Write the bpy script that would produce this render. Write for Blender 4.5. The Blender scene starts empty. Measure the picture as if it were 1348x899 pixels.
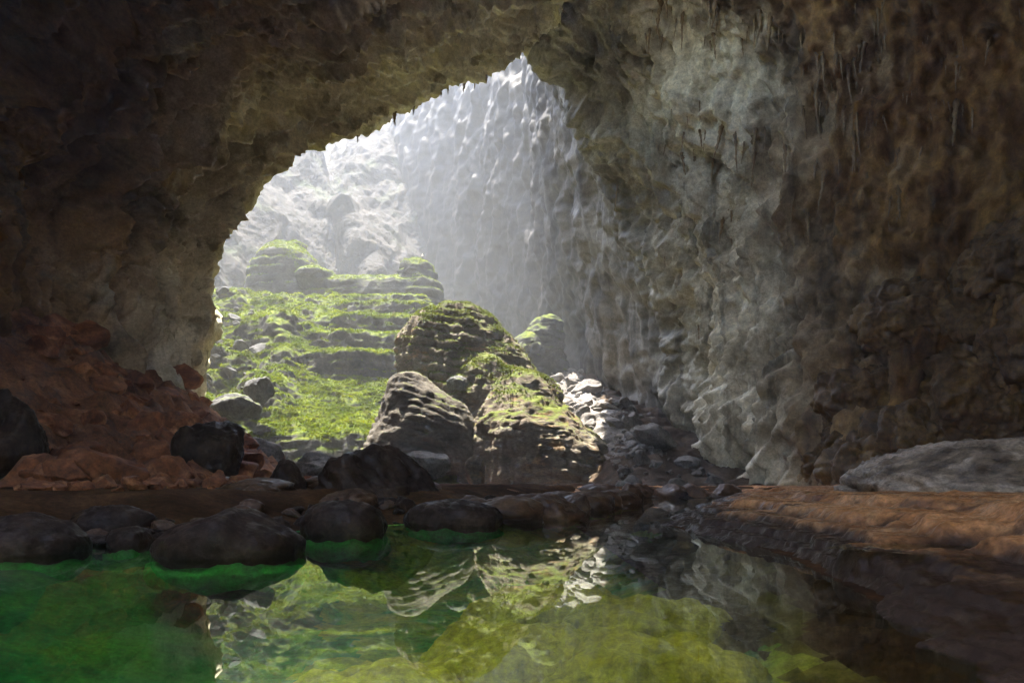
import bpy, bmesh, math, random
import numpy as np
from mathutils import Vector, Matrix
from mathutils.bvhtree import BVHTree

R = math.radians
sc = bpy.context.scene
col = sc.collection

# ------------------------------------------------------------------ camera, world, sun, exposure
F, CX, HY, ZC = 894.0, 674.0, 635.0, 1.6            # focal length, centre column, horizon row (photo pixels), eye height
cam_d = bpy.data.cameras.new('camera'); cam = bpy.data.objects.new('camera', cam_d); col.objects.link(cam)
cam.location = (0, 0, ZC); cam.rotation_euler = (R(90), 0, 0)
cam_d.sensor_width = 36; cam_d.lens = F / 1348 * 36
cam_d.shift_y = (HY - 449.5) / 1348
cam_d.clip_start = 0.1; cam_d.clip_end = 2000
sc.camera = cam

SUN = Vector((-0.14, 0.30, 0.94)).normalized()        # towards the sun
w = bpy.data.worlds.new('World'); sc.world = w; w.use_nodes = True
nt = w.node_tree; bg = nt.nodes['Background']
sky = nt.nodes.new('ShaderNodeTexSky'); sky.sky_type = 'NISHITA'; sky.sun_disc = False
sky.sun_elevation = math.asin(SUN.z); sky.sun_rotation = math.atan2(SUN.x, SUN.y)
nt.links.new(sky.outputs[0], bg.inputs[0]); bg.inputs[1].default_value = 0.09
sun_d = bpy.data.lights.new('sun', 'SUN'); sun_d.energy = 2.0; sun_d.angle = R(0.5); sun_d.color = (1, .95, .87)
sun = bpy.data.objects.new('sun', sun_d); col.objects.link(sun)
sun.rotation_euler = (-SUN).to_track_quat('-Z', 'Y').to_euler(); sun.location = (-40, 130, 230)

sc.view_settings.view_transform = 'Standard'; sc.view_settings.look = 'None'
sc.view_settings.gamma = 1; sc.view_settings.use_curve_mapping = False
sc.view_settings.exposure = 4.85
cy = sc.cycles
cy.use_denoising = True
cy.max_bounces = 10; cy.diffuse_bounces = 7; cy.glossy_bounces = 4; cy.transmission_bounces = 6
cy.volume_bounces = 1; cy.transparent_max_bounces = 8
cy.sample_clamp_indirect = 6.0; cy.caustics_reflective = True; cy.caustics_refractive = True
HAZE = 0.00052

# ------------------------------------------------------------------ noise
_rng = np.random.default_rng(7)
_perm = np.concatenate([_rng.permutation(256)] * 3)
_g = _rng.normal(size=(256, 3)); _g /= np.linalg.norm(_g, axis=1)[:, None]

def perlin(P):
    Pi = np.floor(P).astype(np.int64); f = P - Pi; Pi &= 255
    u = f * f * f * (f * (f * 6 - 15) + 10)
    out = np.zeros(len(P))
    for dx in (0, 1):
        wx = u[:, 0] if dx else 1 - u[:, 0]
        hx = _perm[(Pi[:, 0] + dx) & 255]
        for dy in (0, 1):
            wy = wx * (u[:, 1] if dy else 1 - u[:, 1])
            hy = _perm[hx + ((Pi[:, 1] + dy) & 255)]
            for dz in (0, 1):
                g = _g[_perm[hy + ((Pi[:, 2] + dz) & 255)] & 255]
                wz = wy * (u[:, 2] if dz else 1 - u[:, 2])
                out += wz * (g[:, 0] * (f[:, 0] - dx) + g[:, 1] * (f[:, 1] - dy) + g[:, 2] * (f[:, 2] - dz))
    return out * 1.5

def fbm(P, o=4, gain=.5):
    s = np.zeros(len(P)); a = 1.0
    for i in range(o):
        s += a * perlin(P + 17.3 * i); a *= gain; P = P * 2.03
    return s

def ridged(P, o=3, gain=.5):
    s = np.zeros(len(P)); a = 1.0
    for i in range(o):
        s += a * (1 - 2 * np.abs(perlin(P + 31.7 * i))); a *= gain; P = P * 2.1
    return s - .6

def billow(P, o=3, gain=.5):
    s = np.zeros(len(P)); a = 1.0
    for i in range(o):
        s += a * np.abs(perlin(P + 11.1 * i)) * 2; a *= gain; P = P * 2.07
    return s - .6

def n2(x, y, sc_, seed=0.0, o=3):
    x, y = np.broadcast_arrays(np.asarray(x, float), np.asarray(y, float))
    return fbm(np.stack([x.ravel() / sc_, y.ravel() / sc_, np.full(x.size, seed + .37)], 1), o).reshape(x.shape)

def sstep(a, b, x):
    t = np.clip((np.asarray(x, float) - a) / (b - a), 0, 1); return t * t * (3 - 2 * t)

def px(x, y, Y):
    return np.array([(x - CX) / F * Y, Y, ZC + (HY - y) / F * Y])

# ------------------------------------------------------------------ mesh helpers
def mesh_from(name, V, Fc, smooth=True):
    V = np.asarray(V, np.float32); Fc = np.asarray(Fc, np.int32)
    me = bpy.data.meshes.new(name); k = Fc.shape[1]
    me.vertices.add(len(V)); me.vertices.foreach_set('co', V.ravel())
    me.loops.add(Fc.size); me.loops.foreach_set('vertex_index', Fc.ravel())
    me.polygons.add(len(Fc)); me.polygons.foreach_set('loop_start', np.arange(0, Fc.size, k, dtype=np.int32))
    if smooth: me.polygons.foreach_set('use_smooth', np.ones(len(Fc), bool))
    me.update(calc_edges=True); me.validate()
    return me

def link(name, me, m=None, parent=None):
    o = bpy.data.objects.new(name, me); col.objects.link(o)
    if m is not None and not me.materials: me.materials.append(m)
    if parent: o.parent = parent
    return o

def tag(o, label=None, cat=None, group=None, kind=None):
    if label: o['label'] = label
    if cat: o['category'] = cat
    if group: o['group'] = group
    if kind: o['kind'] = kind
    return o

def normals(V, Fc):
    a, b, c = V[Fc[:, 0]], V[Fc[:, 1]], V[Fc[:, 2]]
    n = np.cross(b - a, c - a)
    if Fc.shape[1] == 4:
        n = n + np.cross(c - a, V[Fc[:, 3]] - a)
    N = np.zeros_like(V)
    for k in range(Fc.shape[1]): np.add.at(N, Fc[:, k], n)
    return N / (np.linalg.norm(N, axis=1)[:, None] + 1e-12)

def grid_faces(nu, nv):
    i = np.arange(nu * nv).reshape(nu, nv)
    return np.stack([i[:-1, :-1].ravel(), i[1:, :-1].ravel(), i[1:, 1:].ravel(), i[:-1, 1:].ravel()], 1)

def cr_basis(t, n):
    i = np.clip(np.floor(t).astype(int), 0, n - 2); f = t - i
    idx = np.stack([np.clip(i - 1, 0, n - 1), i, i + 1, np.clip(i + 2, 0, n - 1)], 1)
    f2, f3 = f * f, f * f * f
    wt = np.stack([-.5 * f3 + f2 - .5 * f, 1.5 * f3 - 2.5 * f2 + 1, -1.5 * f3 + 2 * f2 + .5 * f, .5 * f3 - .5 * f2], 1)
    M = np.zeros((len(t), n))
    for k in range(4): np.add.at(M, (np.arange(len(t)), idx[:, k]), wt[:, k])
    return M

def net_surface(C, u, v):
    return np.einsum('ui,vj,ijk->uvk', cr_basis(u, C.shape[0]), cr_basis(v, C.shape[1]), C)

def seg_samples(counts):
    out = []
    for i, n in enumerate(counts): out += list(i + np.arange(n) / n)
    out.append(len(counts)); return np.array(out)

_ico = {}
def ico(sub):
    if sub not in _ico:
        bm = bmesh.new(); bmesh.ops.create_icosphere(bm, subdivisions=sub, radius=1)
        bm.verts.ensure_lookup_table()
        V = np.array([v.co[:] for v in bm.verts]); Fc = np.array([[q.index for q in f.verts] for f in bm.faces]); bm.free()
        _ico[sub] = (V, Fc)
    return _ico[sub][0].copy(), _ico[sub][1].copy()

def remesh(V, Fc, vox):
    me = mesh_from('tmp', V, Fc, False); o = bpy.data.objects.new('tmp', me); col.objects.link(o)
    md = o.modifiers.new('r', 'REMESH'); md.mode = 'VOXEL'; md.voxel_size = vox
    dg = bpy.context.evaluated_depsgraph_get(); e = o.evaluated_get(dg); m2 = e.to_mesh()
    nv = len(m2.vertices); A = np.zeros(nv * 3, np.float32); m2.vertices.foreach_get('co', A)
    L = np.zeros(len(m2.loops), np.int32); m2.loops.foreach_get('vertex_index', L)
    Q = L.reshape(-1, 4)
    A = A.reshape(-1, 3).astype(float)
    e.to_mesh_clear(); bpy.data.objects.remove(o); bpy.data.meshes.remove(me)
    return A, Q.copy()

def join(parts):
    Vs, Fs, off = [], [], 0
    for V, Fc in parts:
        if Fc.shape[1] == 4: Fc = np.concatenate([Fc[:, [0, 1, 2]], Fc[:, [0, 2, 3]]])
        Vs.append(V); Fs.append(Fc + off); off += len(V)
    return np.concatenate(Vs), np.concatenate(Fs)

def smooth(V, Q, it):
    E = np.concatenate([Q[:, [0, 1]], Q[:, [1, 2]], Q[:, [2, 3]], Q[:, [3, 0]]])
    n = np.bincount(E.ravel(), minlength=len(V)).astype(float)[:, None] + 1e-9
    for _ in range(it):
        A = np.stack([np.bincount(E[:, 0], V[E[:, 1], k], len(V)) + np.bincount(E[:, 1], V[E[:, 0], k], len(V)) for k in range(3)], 1)
        V = V * .35 + .65 * A / n
    return V

def ellipsoid(c, r, rot=0.0, sub=4, p=2.0):
    V, Fc = ico(sub)
    if p != 2.0:                                                   # boxier superellipsoid
        V = V / (np.sum(np.abs(V) ** p, 1) ** (1 / p))[:, None]
    V = V * np.array(r)
    cs, sn = math.cos(rot), math.sin(rot)
    V = np.stack([V[:, 0] * cs - V[:, 1] * sn, V[:, 0] * sn + V[:, 1] * cs, V[:, 2]], 1)
    return V + np.array(c), Fc

def loft(rings, n=48, p=2.4):
    """closed body from (z, xl, xr, yf, yb) rings, bottom to top"""
    a = np.linspace(0, 2 * math.pi, n, endpoint=False)
    cx_, sx_ = np.cos(a), np.sin(a)
    q = (np.abs(cx_) ** p + np.abs(sx_) ** p) ** (-1 / p)
    zs = np.array([r[0] for r in rings]); A = np.array(rings, float)
    zz = np.concatenate([np.linspace(zs[i], zs[i + 1], 6, endpoint=False) for i in range(len(zs) - 1)] + [[zs[-1]]])
    V = []
    for z in zz:
        xl, xr, yf, yb = [np.interp(z, zs, A[:, k]) for k in (1, 2, 3, 4)]
        V.append(np.stack([(xl + xr) / 2 + cx_ * q * (xr - xl) / 2, (yf + yb) / 2 + sx_ * q * (yb - yf) / 2, np.full(n, z)], 1))
    m = len(zz); V = np.concatenate(V)
    i = np.arange(m * n).reshape(m, n); j = np.roll(i, -1, 1)
    Fq = np.stack([i[:-1].ravel(), j[:-1].ravel(), j[1:].ravel(), i[1:].ravel()], 1)
    Fq = np.concatenate([Fq[:, [0, 1, 2]], Fq[:, [0, 2, 3]]])
    cb, ct = len(V), len(V) + 1
    V = np.concatenate([V, [V[:n].mean(0)], [V[-n:].mean(0)]])
    k = np.arange(n); k2 = np.roll(k, -1)
    Fb = np.stack([k2, k, np.full(n, cb)], 1); Ft = np.stack([k + (m - 1) * n, k2 + (m - 1) * n, np.full(n, ct)], 1)
    return V, np.concatenate([Fq, Fb, Ft])

def strata(V, N, step, amp, warp=2.0, ws=9.0, seed=0.0, tilt=0.0):
    """layered ledges: push the face out and in with height"""
    z = (V[:, 2] + tilt * V[:, 0]) / step + warp * fbm(V / ws + seed, 2)
    t = z - np.floor(z)
    prof = np.where(t < .75, t / .75, (1 - t) / .25)                # ledge grows upward then undercuts
    side = np.clip(1 - np.abs(N[:, 2]), 0, 1)
    am = np.clip(.55 + 1.5 * fbm(V / (ws * .6) + 40 + seed, 3), .05, 1.4)
    return amp * (prof - .5) * side * am

def roughen(V, Fc, amp, size, o=5, gain=.5, kind='mix', seed=0.0):
    N = normals(V, Fc)
    P = V / size + seed
    d = fbm(P, o, gain) * .6 + (ridged(P * 1.3 + 5, o - 1, gain) * .5 if kind == 'mix' else billow(P * 1.3 + 5, o - 1, gain) * .6 if kind == 'billow' else 0)
    return V + N * (amp * d)[:, None]

def boulder(seed, r=(1, 1, 1), sub=4, cuts=9, soft=.25, amp=.10, size=.6, o=5, kind='mix'):
    V, Fc = ico(sub); rg = np.random.default_rng(seed)
    for _ in range(cuts):
        n = rg.normal(size=3); n /= np.linalg.norm(n); d = rg.uniform(.55, .85)
        h = V @ n - d
        V = V - n * (np.where(h > 0, h * (1 - soft * .3), 0))[:, None]
    V = roughen(V, Fc, amp, size, o, .55, kind, seed * 3.1)
    return V * np.array(r), Fc

# ------------------------------------------------------------------ materials
def rock_mat(name, stops, scale=1.0, stretch=(1, 1, 1), rough=.85, bump=.6, bscale=1.0, bdist=.3, second=None, moss=None, spec=.3, wet=0.0, streak=None, yblend=None, low=None, crack=None, mott=.8):
    """stops: list of (pos, rgb). second: (rgb, scale, lo, hi) blotches. moss: dict on upward faces. yblend: (stops2, y0, y1)"""
    m = bpy.data.materials.new(name); m.use_nodes = True; t = m.node_tree; N, L = t.nodes, t.links
    b = N['Principled BSDF']; b.inputs['Specular IOR Level'].default_value = spec
    geo = N.new('ShaderNodeNewGeometry'); mp = N.new('ShaderNodeMapping'); mp.inputs['Scale'].default_value = stretch
    tc = N.new('ShaderNodeTexCoord')
    L.new(tc.outputs['Object'], mp.inputs[0])
    def noise(sc_, det=8, ro=.6, src=mp.outputs[0], dist=0.0):
        n = N.new('ShaderNodeTexNoise'); n.inputs['Scale'].default_value = sc_; n.inputs['Detail'].default_value = det
        n.inputs['Roughness'].default_value = ro; n.inputs['Distortion'].default_value = dist; L.new(src, n.inputs['Vector']); return n.outputs['Fac']
    def ramp(src, st):
        r = N.new('ShaderNodeValToRGB'); e = r.color_ramp.elements
        while len(e) < len(st): e.new(.5)
        for q, (p_, c_) in zip(e, st): q.position = p_; q.color = (*c_, 1)
        L.new(src, r.inputs[0]); return r.outputs[0]
    def mix(f, a, c, typ='MIX'):
        x = N.new('ShaderNodeMix'); x.data_type = 'RGBA'; x.blend_type = typ
        if isinstance(f, float): x.inputs[0].default_value = f
        else: L.new(f, x.inputs[0])
        for s, v_ in ((x.inputs[6], a), (x.inputs[7], c)):
            if isinstance(v_, tuple): s.default_value = (*v_, 1)
            else: L.new(v_, s)
        return x.outputs[2]
    def mrange(src, a, c, lo=0, hi=1):
        x = N.new('ShaderNodeMapRange'); x.interpolation_type = 'SMOOTHSTEP'
        for i_, v_ in zip((1, 2, 3, 4), (a, c, lo, hi)): x.inputs[i_].default_value = v_
        L.new(src, x.inputs[0]); return x.outputs[0]
    def mth(op, a, c):
        x = N.new('ShaderNodeMath'); x.operation = op
        for i_, v_ in enumerate((a, c)):
            if isinstance(v_, (int, float)): x.inputs[i_].default_value = v_
            else: L.new(v_, x.inputs[i_])
        return x.outputs[0]
    big = noise(.12 * scale, 9, .65, dist=.6)
    c = ramp(big, stops)
    if second:
        c = mix(mrange(noise(second[1], 6, .6, dist=.4), second[2], second[3], 0, .9), c, second[0])
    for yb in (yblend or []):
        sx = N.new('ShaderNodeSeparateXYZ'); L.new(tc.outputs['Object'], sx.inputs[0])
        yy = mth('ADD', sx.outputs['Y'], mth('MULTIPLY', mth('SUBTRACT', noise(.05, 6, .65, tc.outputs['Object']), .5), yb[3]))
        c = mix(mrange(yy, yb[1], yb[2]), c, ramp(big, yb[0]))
    if streak:                                                     # drip stains running down
        ms = N.new('ShaderNodeMapping'); ms.inputs['Scale'].default_value = streak[2]; L.new(tc.outputs['Object'], ms.inputs[0])
        c = mix(mrange(noise(1.0, 5, .6, ms.outputs[0], .2), streak[3], streak[4], 0, streak[1]), c, streak[0])
    c = mix(.55, c, ramp(noise(5.0 * scale, 6, .75), [(.32, (.5, .5, .5)), (.68, (1.5, 1.5, 1.5))]), 'MULTIPLY')
    if crack:                                                      # thin dark joints
        mc = N.new('ShaderNodeMapping'); mc.inputs['Scale'].default_value = crack[0]; L.new(tc.outputs['Object'], mc.inputs[0])
        ab = mth('ABSOLUTE', mth('SUBTRACT', noise(1.0, 5, .62, mc.outputs[0], .5), .5), 0)
        c = mix(mth('MULTIPLY', mrange(ab, 0, crack[1], 1, 0), crack[2]), c, (.03, .022, .014))
    if low:                                                        # damp dark band near the waterline
        sl = N.new('ShaderNodeSeparateXYZ'); L.new(tc.outputs['Object'], sl.inputs[0])
        c = mix(mrange(mth('ADD', sl.outputs['Z'], mth('MULTIPLY', mth('SUBTRACT', noise(.9, 5, .6, tc.outputs['Object']), .5), .9)), low[1], low[2], 1, 0), c, low[0])
    fine = noise(1.6 * scale, 10, .7)
    c = mix(mott, c, ramp(fine, [(.30, (.30, .30, .30)), (.70, (1.6, 1.6, 1.6))]), 'MULTIPLY')
    if moss:
        sn = N.new('ShaderNodeSeparateXYZ'); L.new(geo.outputs['Normal'], sn.inputs[0])
        f_ = mth('ADD', sn.outputs['Z'], mth('MULTIPLY', mth('SUBTRACT', noise(moss.get('scale', .25), 8, .7, tc.outputs['Object']), .5), moss.get('noise', 1.6)))
        f_ = mrange(f_, moss['lo'], moss['hi'])
        if 'zlim' in moss:
            sz = N.new('ShaderNodeSeparateXYZ'); L.new(tc.outputs['Object'], sz.inputs[0])
            f_ = mth('MULTIPLY', f_, mrange(mth('ADD', sz.outputs['Z'], mth('MULTIPLY', noise(.3, 3, .6, tc.outputs['Object']), 6)), moss['zlim'][0], moss['zlim'][1]))
        c = mix(f_, c, ramp(noise(.9, 8, .75, tc.outputs['Object']), moss['stops']))
    L.new(c, b.inputs['Base Color'])
    if wet > 0: L.new(mrange(noise(.8 * scale, 6, .6), .4, .62, rough, wet), b.inputs['Roughness'])
    else: b.inputs['Roughness'].default_value = rough
    b1 = N.new('ShaderNodeBump'); b1.inputs['Strength'].default_value = bump; b1.inputs['Distance'].default_value = bdist
    L.new(noise(1.1 * bscale, 12, .68), b1.inputs['Height']); L.new(b1.outputs[0], b.inputs['Normal'])
    return m

def simple_mat(name, c, rough=.8, spec=.3):
    m = bpy.data.materials.new(name); m.use_nodes = True; b = m.node_tree.nodes['Principled BSDF']
    b.inputs['Base Color'].default_value = (*c, 1); b.inputs['Roughness'].default_value = rough; b.inputs['Specular IOR Level'].default_value = spec
    n = m.node_tree.nodes.new('ShaderNodeTexNoise'); n.inputs['Scale'].default_value = 3
    h = m.node_tree.nodes.new('ShaderNodeMix'); h.data_type = 'RGBA'; h.inputs[6].default_value = (*[v * .7 for v in c], 1); h.inputs[7].default_value = (*[min(1, v * 1.3) for v in c], 1)
    m.node_tree.links.new(n.outputs[0], h.inputs[0]); m.node_tree.links.new(h.outputs[2], b.inputs['Base Color'])
    return m

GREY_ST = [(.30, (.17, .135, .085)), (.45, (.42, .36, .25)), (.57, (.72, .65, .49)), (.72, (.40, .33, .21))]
OLIVE_ST = [(.30, (.26, .21, .12)), (.45, (.58, .51, .34)), (.57, (.76, .70, .52)), (.72, (.50, .42, .26))]  # rock near the mouth, lightened to paint in the daylight on it
BROWN_ST = [(.30, (.04, .018, .006)), (.46, (.16, .078, .022)), (.58, (.27, .15, .045)), (.72, (.11, .045, .012))]  # deep-cave brown, darkened to put the corner shade into the colour
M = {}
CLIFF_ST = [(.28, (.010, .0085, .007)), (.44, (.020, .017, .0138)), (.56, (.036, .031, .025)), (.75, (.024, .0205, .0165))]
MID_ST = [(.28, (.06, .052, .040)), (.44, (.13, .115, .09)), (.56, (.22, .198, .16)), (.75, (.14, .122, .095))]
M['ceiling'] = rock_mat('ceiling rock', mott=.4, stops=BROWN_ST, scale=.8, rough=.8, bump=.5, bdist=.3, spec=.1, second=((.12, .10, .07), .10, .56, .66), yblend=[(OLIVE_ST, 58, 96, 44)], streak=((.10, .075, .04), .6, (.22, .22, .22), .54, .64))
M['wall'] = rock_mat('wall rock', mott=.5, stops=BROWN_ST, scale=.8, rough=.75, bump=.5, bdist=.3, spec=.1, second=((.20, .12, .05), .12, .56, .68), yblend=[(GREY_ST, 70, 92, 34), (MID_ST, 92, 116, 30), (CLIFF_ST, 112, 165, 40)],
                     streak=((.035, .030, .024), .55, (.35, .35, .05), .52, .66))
M['cliff'] = rock_mat('weathered cliff', CLIFF_ST, .7, rough=.9, spec=.06, bump=.9, bdist=.8,
                      second=((.026, .036, .012), .045, .55, .66), streak=((.016, .015, .013), .75, (.18, .18, .02), .5, .62))
MOSS_ST = [(.30, (.012, .022, .001)), (.45, (.034, .050, .002)), (.58, (.066, .080, .002)), (.75, (.085, .085, .005))]
M['hill'] = rock_mat('mossy hillside rock', [(.30, (.018, .018, .017)), (.5, (.042, .040, .037)), (.7, (.075, .071, .064))], 1.4, spec=.06, bump=.9, bdist=.4,
                     moss=dict(lo=.40, hi=.70, stops=MOSS_ST, noise=.8))
M['mound'] = rock_mat('layered mound rock', [(.30, (.04, .032, .024)), (.5, (.105, .083, .06)), (.7, (.17, .148, .12))], 1.3, stretch=(1, 1, 2.2), spec=.06, bump=.9, bdist=.35,
                      second=((.20, .12, .06), .2, .55, .68), moss=dict(lo=.45, hi=.85, stops=[(.30, (.02, .027, .004)), (.5, (.05, .062, .007)), (.7, (.09, .095, .018))], noise=1.5, zlim=(8, 15)))
M['backrock'] = rock_mat('pale layered rock', [(.30, (.018, .018, .018)), (.5, (.042, .040, .037)), (.7, (.075, .070, .062))], 1.2, stretch=(1, 1, 2.0), spec=.06, bump=.8, bdist=.4,
                         moss=dict(lo=.4, hi=.8, stops=MOSS_ST, noise=1.2))
M['layerrock'] = rock_mat('grey brown layered rock', [(.30, (.028, .023, .018)), (.5, (.068, .058, .045)), (.7, (.115, .10, .08))], 1.2, stretch=(1, 1, 2.2), bump=.9, bdist=.3, spec=.06, moss=dict(lo=.7, hi=1.0, stops=MOSS_ST, noise=1.2))
M['scree'] = rock_mat('scree limestone', [(.30, (.04, .034, .029)), (.5, (.12, .107, .094)), (.7, (.21, .193, .175))], 2.5, spec=.06, bump=.8, bdist=.2)
M['greyrock'] = rock_mat('grey slope rock', [(.30, (.03, .03, .028)), (.5, (.065, .063, .06)), (.7, (.115, .11, .105))], 2.0, spec=.06, bump=.9, bdist=.25,
                         moss=dict(lo=.75, hi=1.1, stops=MOSS_ST, noise=1.6))
M['earth'] = rock_mat('red cave earth', [(.30, (.05, .018, .008)), (.5, (.18, .068, .024)), (.7, (.32, .14, .055))], 2.5, bump=.9, bdist=.15, second=((.10, .05, .03), .5, .52, .66))
M['redrock'] = rock_mat('red rubble rock', [(.30, (.03, .009, .004)), (.47, (.19, .062, .02)), (.62, (.48, .20, .08))], 2.5, bump=.9, bdist=.2)
M['darkrock'] = rock_mat('dark wet rock', [(.30, (.008, .0035, .0015)), (.5, (.024, .011, .005)), (.7, (.06, .032, .015))], 3.0, rough=.85, bump=.9, bdist=.12, wet=.4, spec=.2)
M['rim'] = rock_mat('brown rimstone', [(.30, (.022, .010, .004)), (.5, (.08, .036, .014)), (.7, (.15, .076, .032))], 3.0, rough=.7, bump=.7, bscale=2, bdist=.08, wet=.4)
M['ledge'] = rock_mat('pinkish travertine', wet=.28, stops=[(.30, (.15, .05, .014)), (.5, (.46, .19, .06)), (.7, (.76, .42, .19))], scale=3.0, rough=.75, bump=.8, bscale=2.5, bdist=.08, second=((.10, .04, .016), .5, .53, .66), low=((.032, .013, .004), .40, .90))
M['dome'] = rock_mat('grey flowstone', [(.34, (.05, .03, .018)), (.47, (.20, .135, .085)), (.6, (.50, .37, .265))], 3.5, stretch=(.8, 1, 1.6), rough=.6, bump=.7, bscale=1.2, bdist=.1, wet=.3)
M['pool'] = rock_mat('algae pool floor', [(.30, (.005, .17, .06)), (.43, (.05, .33, .06)), (.53, (.30, .40, .04)), (.70, (.52, .46, .04))], 3.5, rough=.9, bump=.6, bdist=.1)
M['algae'] = rock_mat('yellow algae rock', [(.30, (.34, .32, .02)), (.5, (.62, .56, .04)), (.7, (.78, .70, .09))], 4, rough=.9, bump=.8, bscale=2, bdist=.06)
M['ochre'] = rock_mat('ochre flowstone', [(.30, (.025, .011, .003)), (.5, (.11, .058, .015)), (.7, (.22, .13, .04))], 1.6, rough=.6, bump=.7, bdist=.15, streak=((.06, .03, .01), .7, (.8, .8, .12), .52, .66))
M['fill_shaft'] = rock_mat('pale fill shaft rock', [(.3, (.55, .50, .42)), (.5, (.72, .68, .60)), (.7, (.80, .77, .70))], .8, rough=.9, mott=.3)  # very pale, bounces fill light down the added shaft
M['floorrock'] = rock_mat('brown cave floor', [(.30, (.016, .007, .003)), (.5, (.055, .024, .009)), (.7, (.11, .052, .02))], 3.0, rough=.95, bump=.9, bscale=2, bdist=.1, spec=.04)
M['brownscree'] = rock_mat('brown scree earth', [(.30, (.016, .011, .008)), (.5, (.045, .030, .019)), (.7, (.085, .060, .040))], 2.5, bump=.9, bdist=.2, spec=.06)
M['emerald'] = rock_mat('emerald pool floor', [(.28, (.002, .05, .028)), (.44, (.010, .20, .07)), (.56, (.07, .30, .06)), (.72, (.20, .36, .05))], 3.5, rough=.9, bump=.6, bdist=.1)
M['brownpool'] = rock_mat('brown pool floor', [(.30, (.05, .03, .008)), (.5, (.14, .10, .018)), (.7, (.26, .22, .03))], 3.5, rough=.9, bump=.6, bdist=.1)
M['stal'] = rock_mat('pale stalactite', [(.30, (.06, .032, .012)), (.5, (.16, .10, .045)), (.7, (.34, .25, .14))], 4, rough=.6, bump=.5, bdist=.05)

def leaf_mat(name, st):
    m = bpy.data.materials.new(name); m.use_nodes = True; t = m.node_tree; b = t.nodes['Principled BSDF']
    n = t.nodes.new('ShaderNodeTexNoise'); n.inputs['Scale'].default_value = .22; n.inputs['Detail'].default_value = 9; n.inputs['Roughness'].default_value = .78
    g = t.nodes.new('ShaderNodeTexCoord'); t.links.new(g.outputs['Object'], n.inputs['Vector'])
    r = t.nodes.new('ShaderNodeValToRGB'); e = r.color_ramp.elements
    while len(e) < len(st): e.new(.5)
    for q, (p_, c_) in zip(e, st): q.position = p_; q.color = (*c_, 1)
    t.links.new(n.outputs[0], r.inputs[0]); t.links.new(r.outputs[0], b.inputs['Base Color']); b.inputs['Roughness'].default_value = .7
    b.inputs['Specular IOR Level'].default_value = .03
    tr = t.nodes.new('ShaderNodeBsdfTranslucent'); ms = t.nodes.new('ShaderNodeMixShader'); ms.inputs[0].default_value = .4
    hs = t.nodes.new('ShaderNodeHueSaturation'); hs.inputs['Value'].default_value = 1.3; t.links.new(r.outputs[0], hs.inputs['Color']); t.links.new(hs.outputs[0], tr.inputs[0])
    t.links.new(b.outputs[0], ms.inputs[1]); t.links.new(tr.outputs[0], ms.inputs[2]); t.links.new(ms.outputs[0], t.nodes['Material Output'].inputs[0])
    return m
M['leaf'] = leaf_mat('moss leaves', [(.32, (.022, .036, .002)), (.48, (.052, .072, .002)), (.6, (.095, .112, .003)), (.75, (.12, .118, .006))])
M['leafdim'] = leaf_mat('dull moss', [(.32, (.02, .028, .003)), (.5, (.05, .06, .006)), (.7, (.09, .092, .02))])

# ------------------------------------------------------------------ the cave shell: left wall + roof arch, right wall running back into the sinkhole
lip = [(196, 612, 86), (252, 450, 91), (258, 385, 94), (284, 300, 97), (382, 196, 100), (493, 138, 103), (598, 95, 106), (650, 77, 109), (684, 55, 112)]
KX = [.30, .80, .84, .93, 1.01, 1.03, 1.02, 1.0]; KZ = [.25, .62, .72, .84, .92, .965, .985, 1.0]; KY = [-50, -35, 0, .33, .58, .78, .92, 1.0]
def bey(i, dx, dy, dz):
    L_ = px(*lip[i]); return [tuple(L_ + np.array(q)) for q in zip(dx, dy, dz)]
beyond = [[(-52, 97, -6), (-70, 104, -4), (-108, 110, 0)],
          [(-50, 97, 25), (-70, 104, 46), (-108, 110, 120)],
          [(-49, 97, 37), (-64, 101, 66), (-100, 100, 150)],
          bey(3, (-5, -18, -45), (0, -3, -10), (13, 48, 130)),
          bey(4, (-2, -7, -20), (-1, -6, -18), (15, 52, 125)),
          bey(5, (0, -3, -8), (-1, -8, -20), (16, 56, 125)),
          bey(6, (0, -1, -2), (-1, -8, -20), (16, 56, 120)),
          bey(7, (0, 0, 3), (0, -6, -16), (16, 56, 112)),
          bey(8, (1, 6, 22), (5, 16, 36), (18, 54, 106))]
C = np.zeros((15, 12, 3))
for i, (a, b_, Yl) in enumerate(lip):
    L_ = px(a, b_, Yl)
    for j in range(8):
        Yj = KY[j] if j < 3 else KY[j] * Yl
        C[i, j] = (L_[0] * KX[j] + (0 if i < 7 else (1 - j / 7) * 6), Yj, L_[2] * KZ[j] + (6 if j < 1 else 0))
        if i == 0: C[i, j, 2] = -4
    for j in range(3): C[i, 8 + j] = beyond[i][j]
    C[i, 11] = C[i, 10] + .25 * (C[i, 10] - C[i, 9])
RY = [-50, -35, 0, 35, 60, 80, 97, 112, 150, 195, 245, 305]
END = [(-40, 235), (-52, 172), (-62, 118), (-64, 76), (-64, 46), (-64, -5)]
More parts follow.
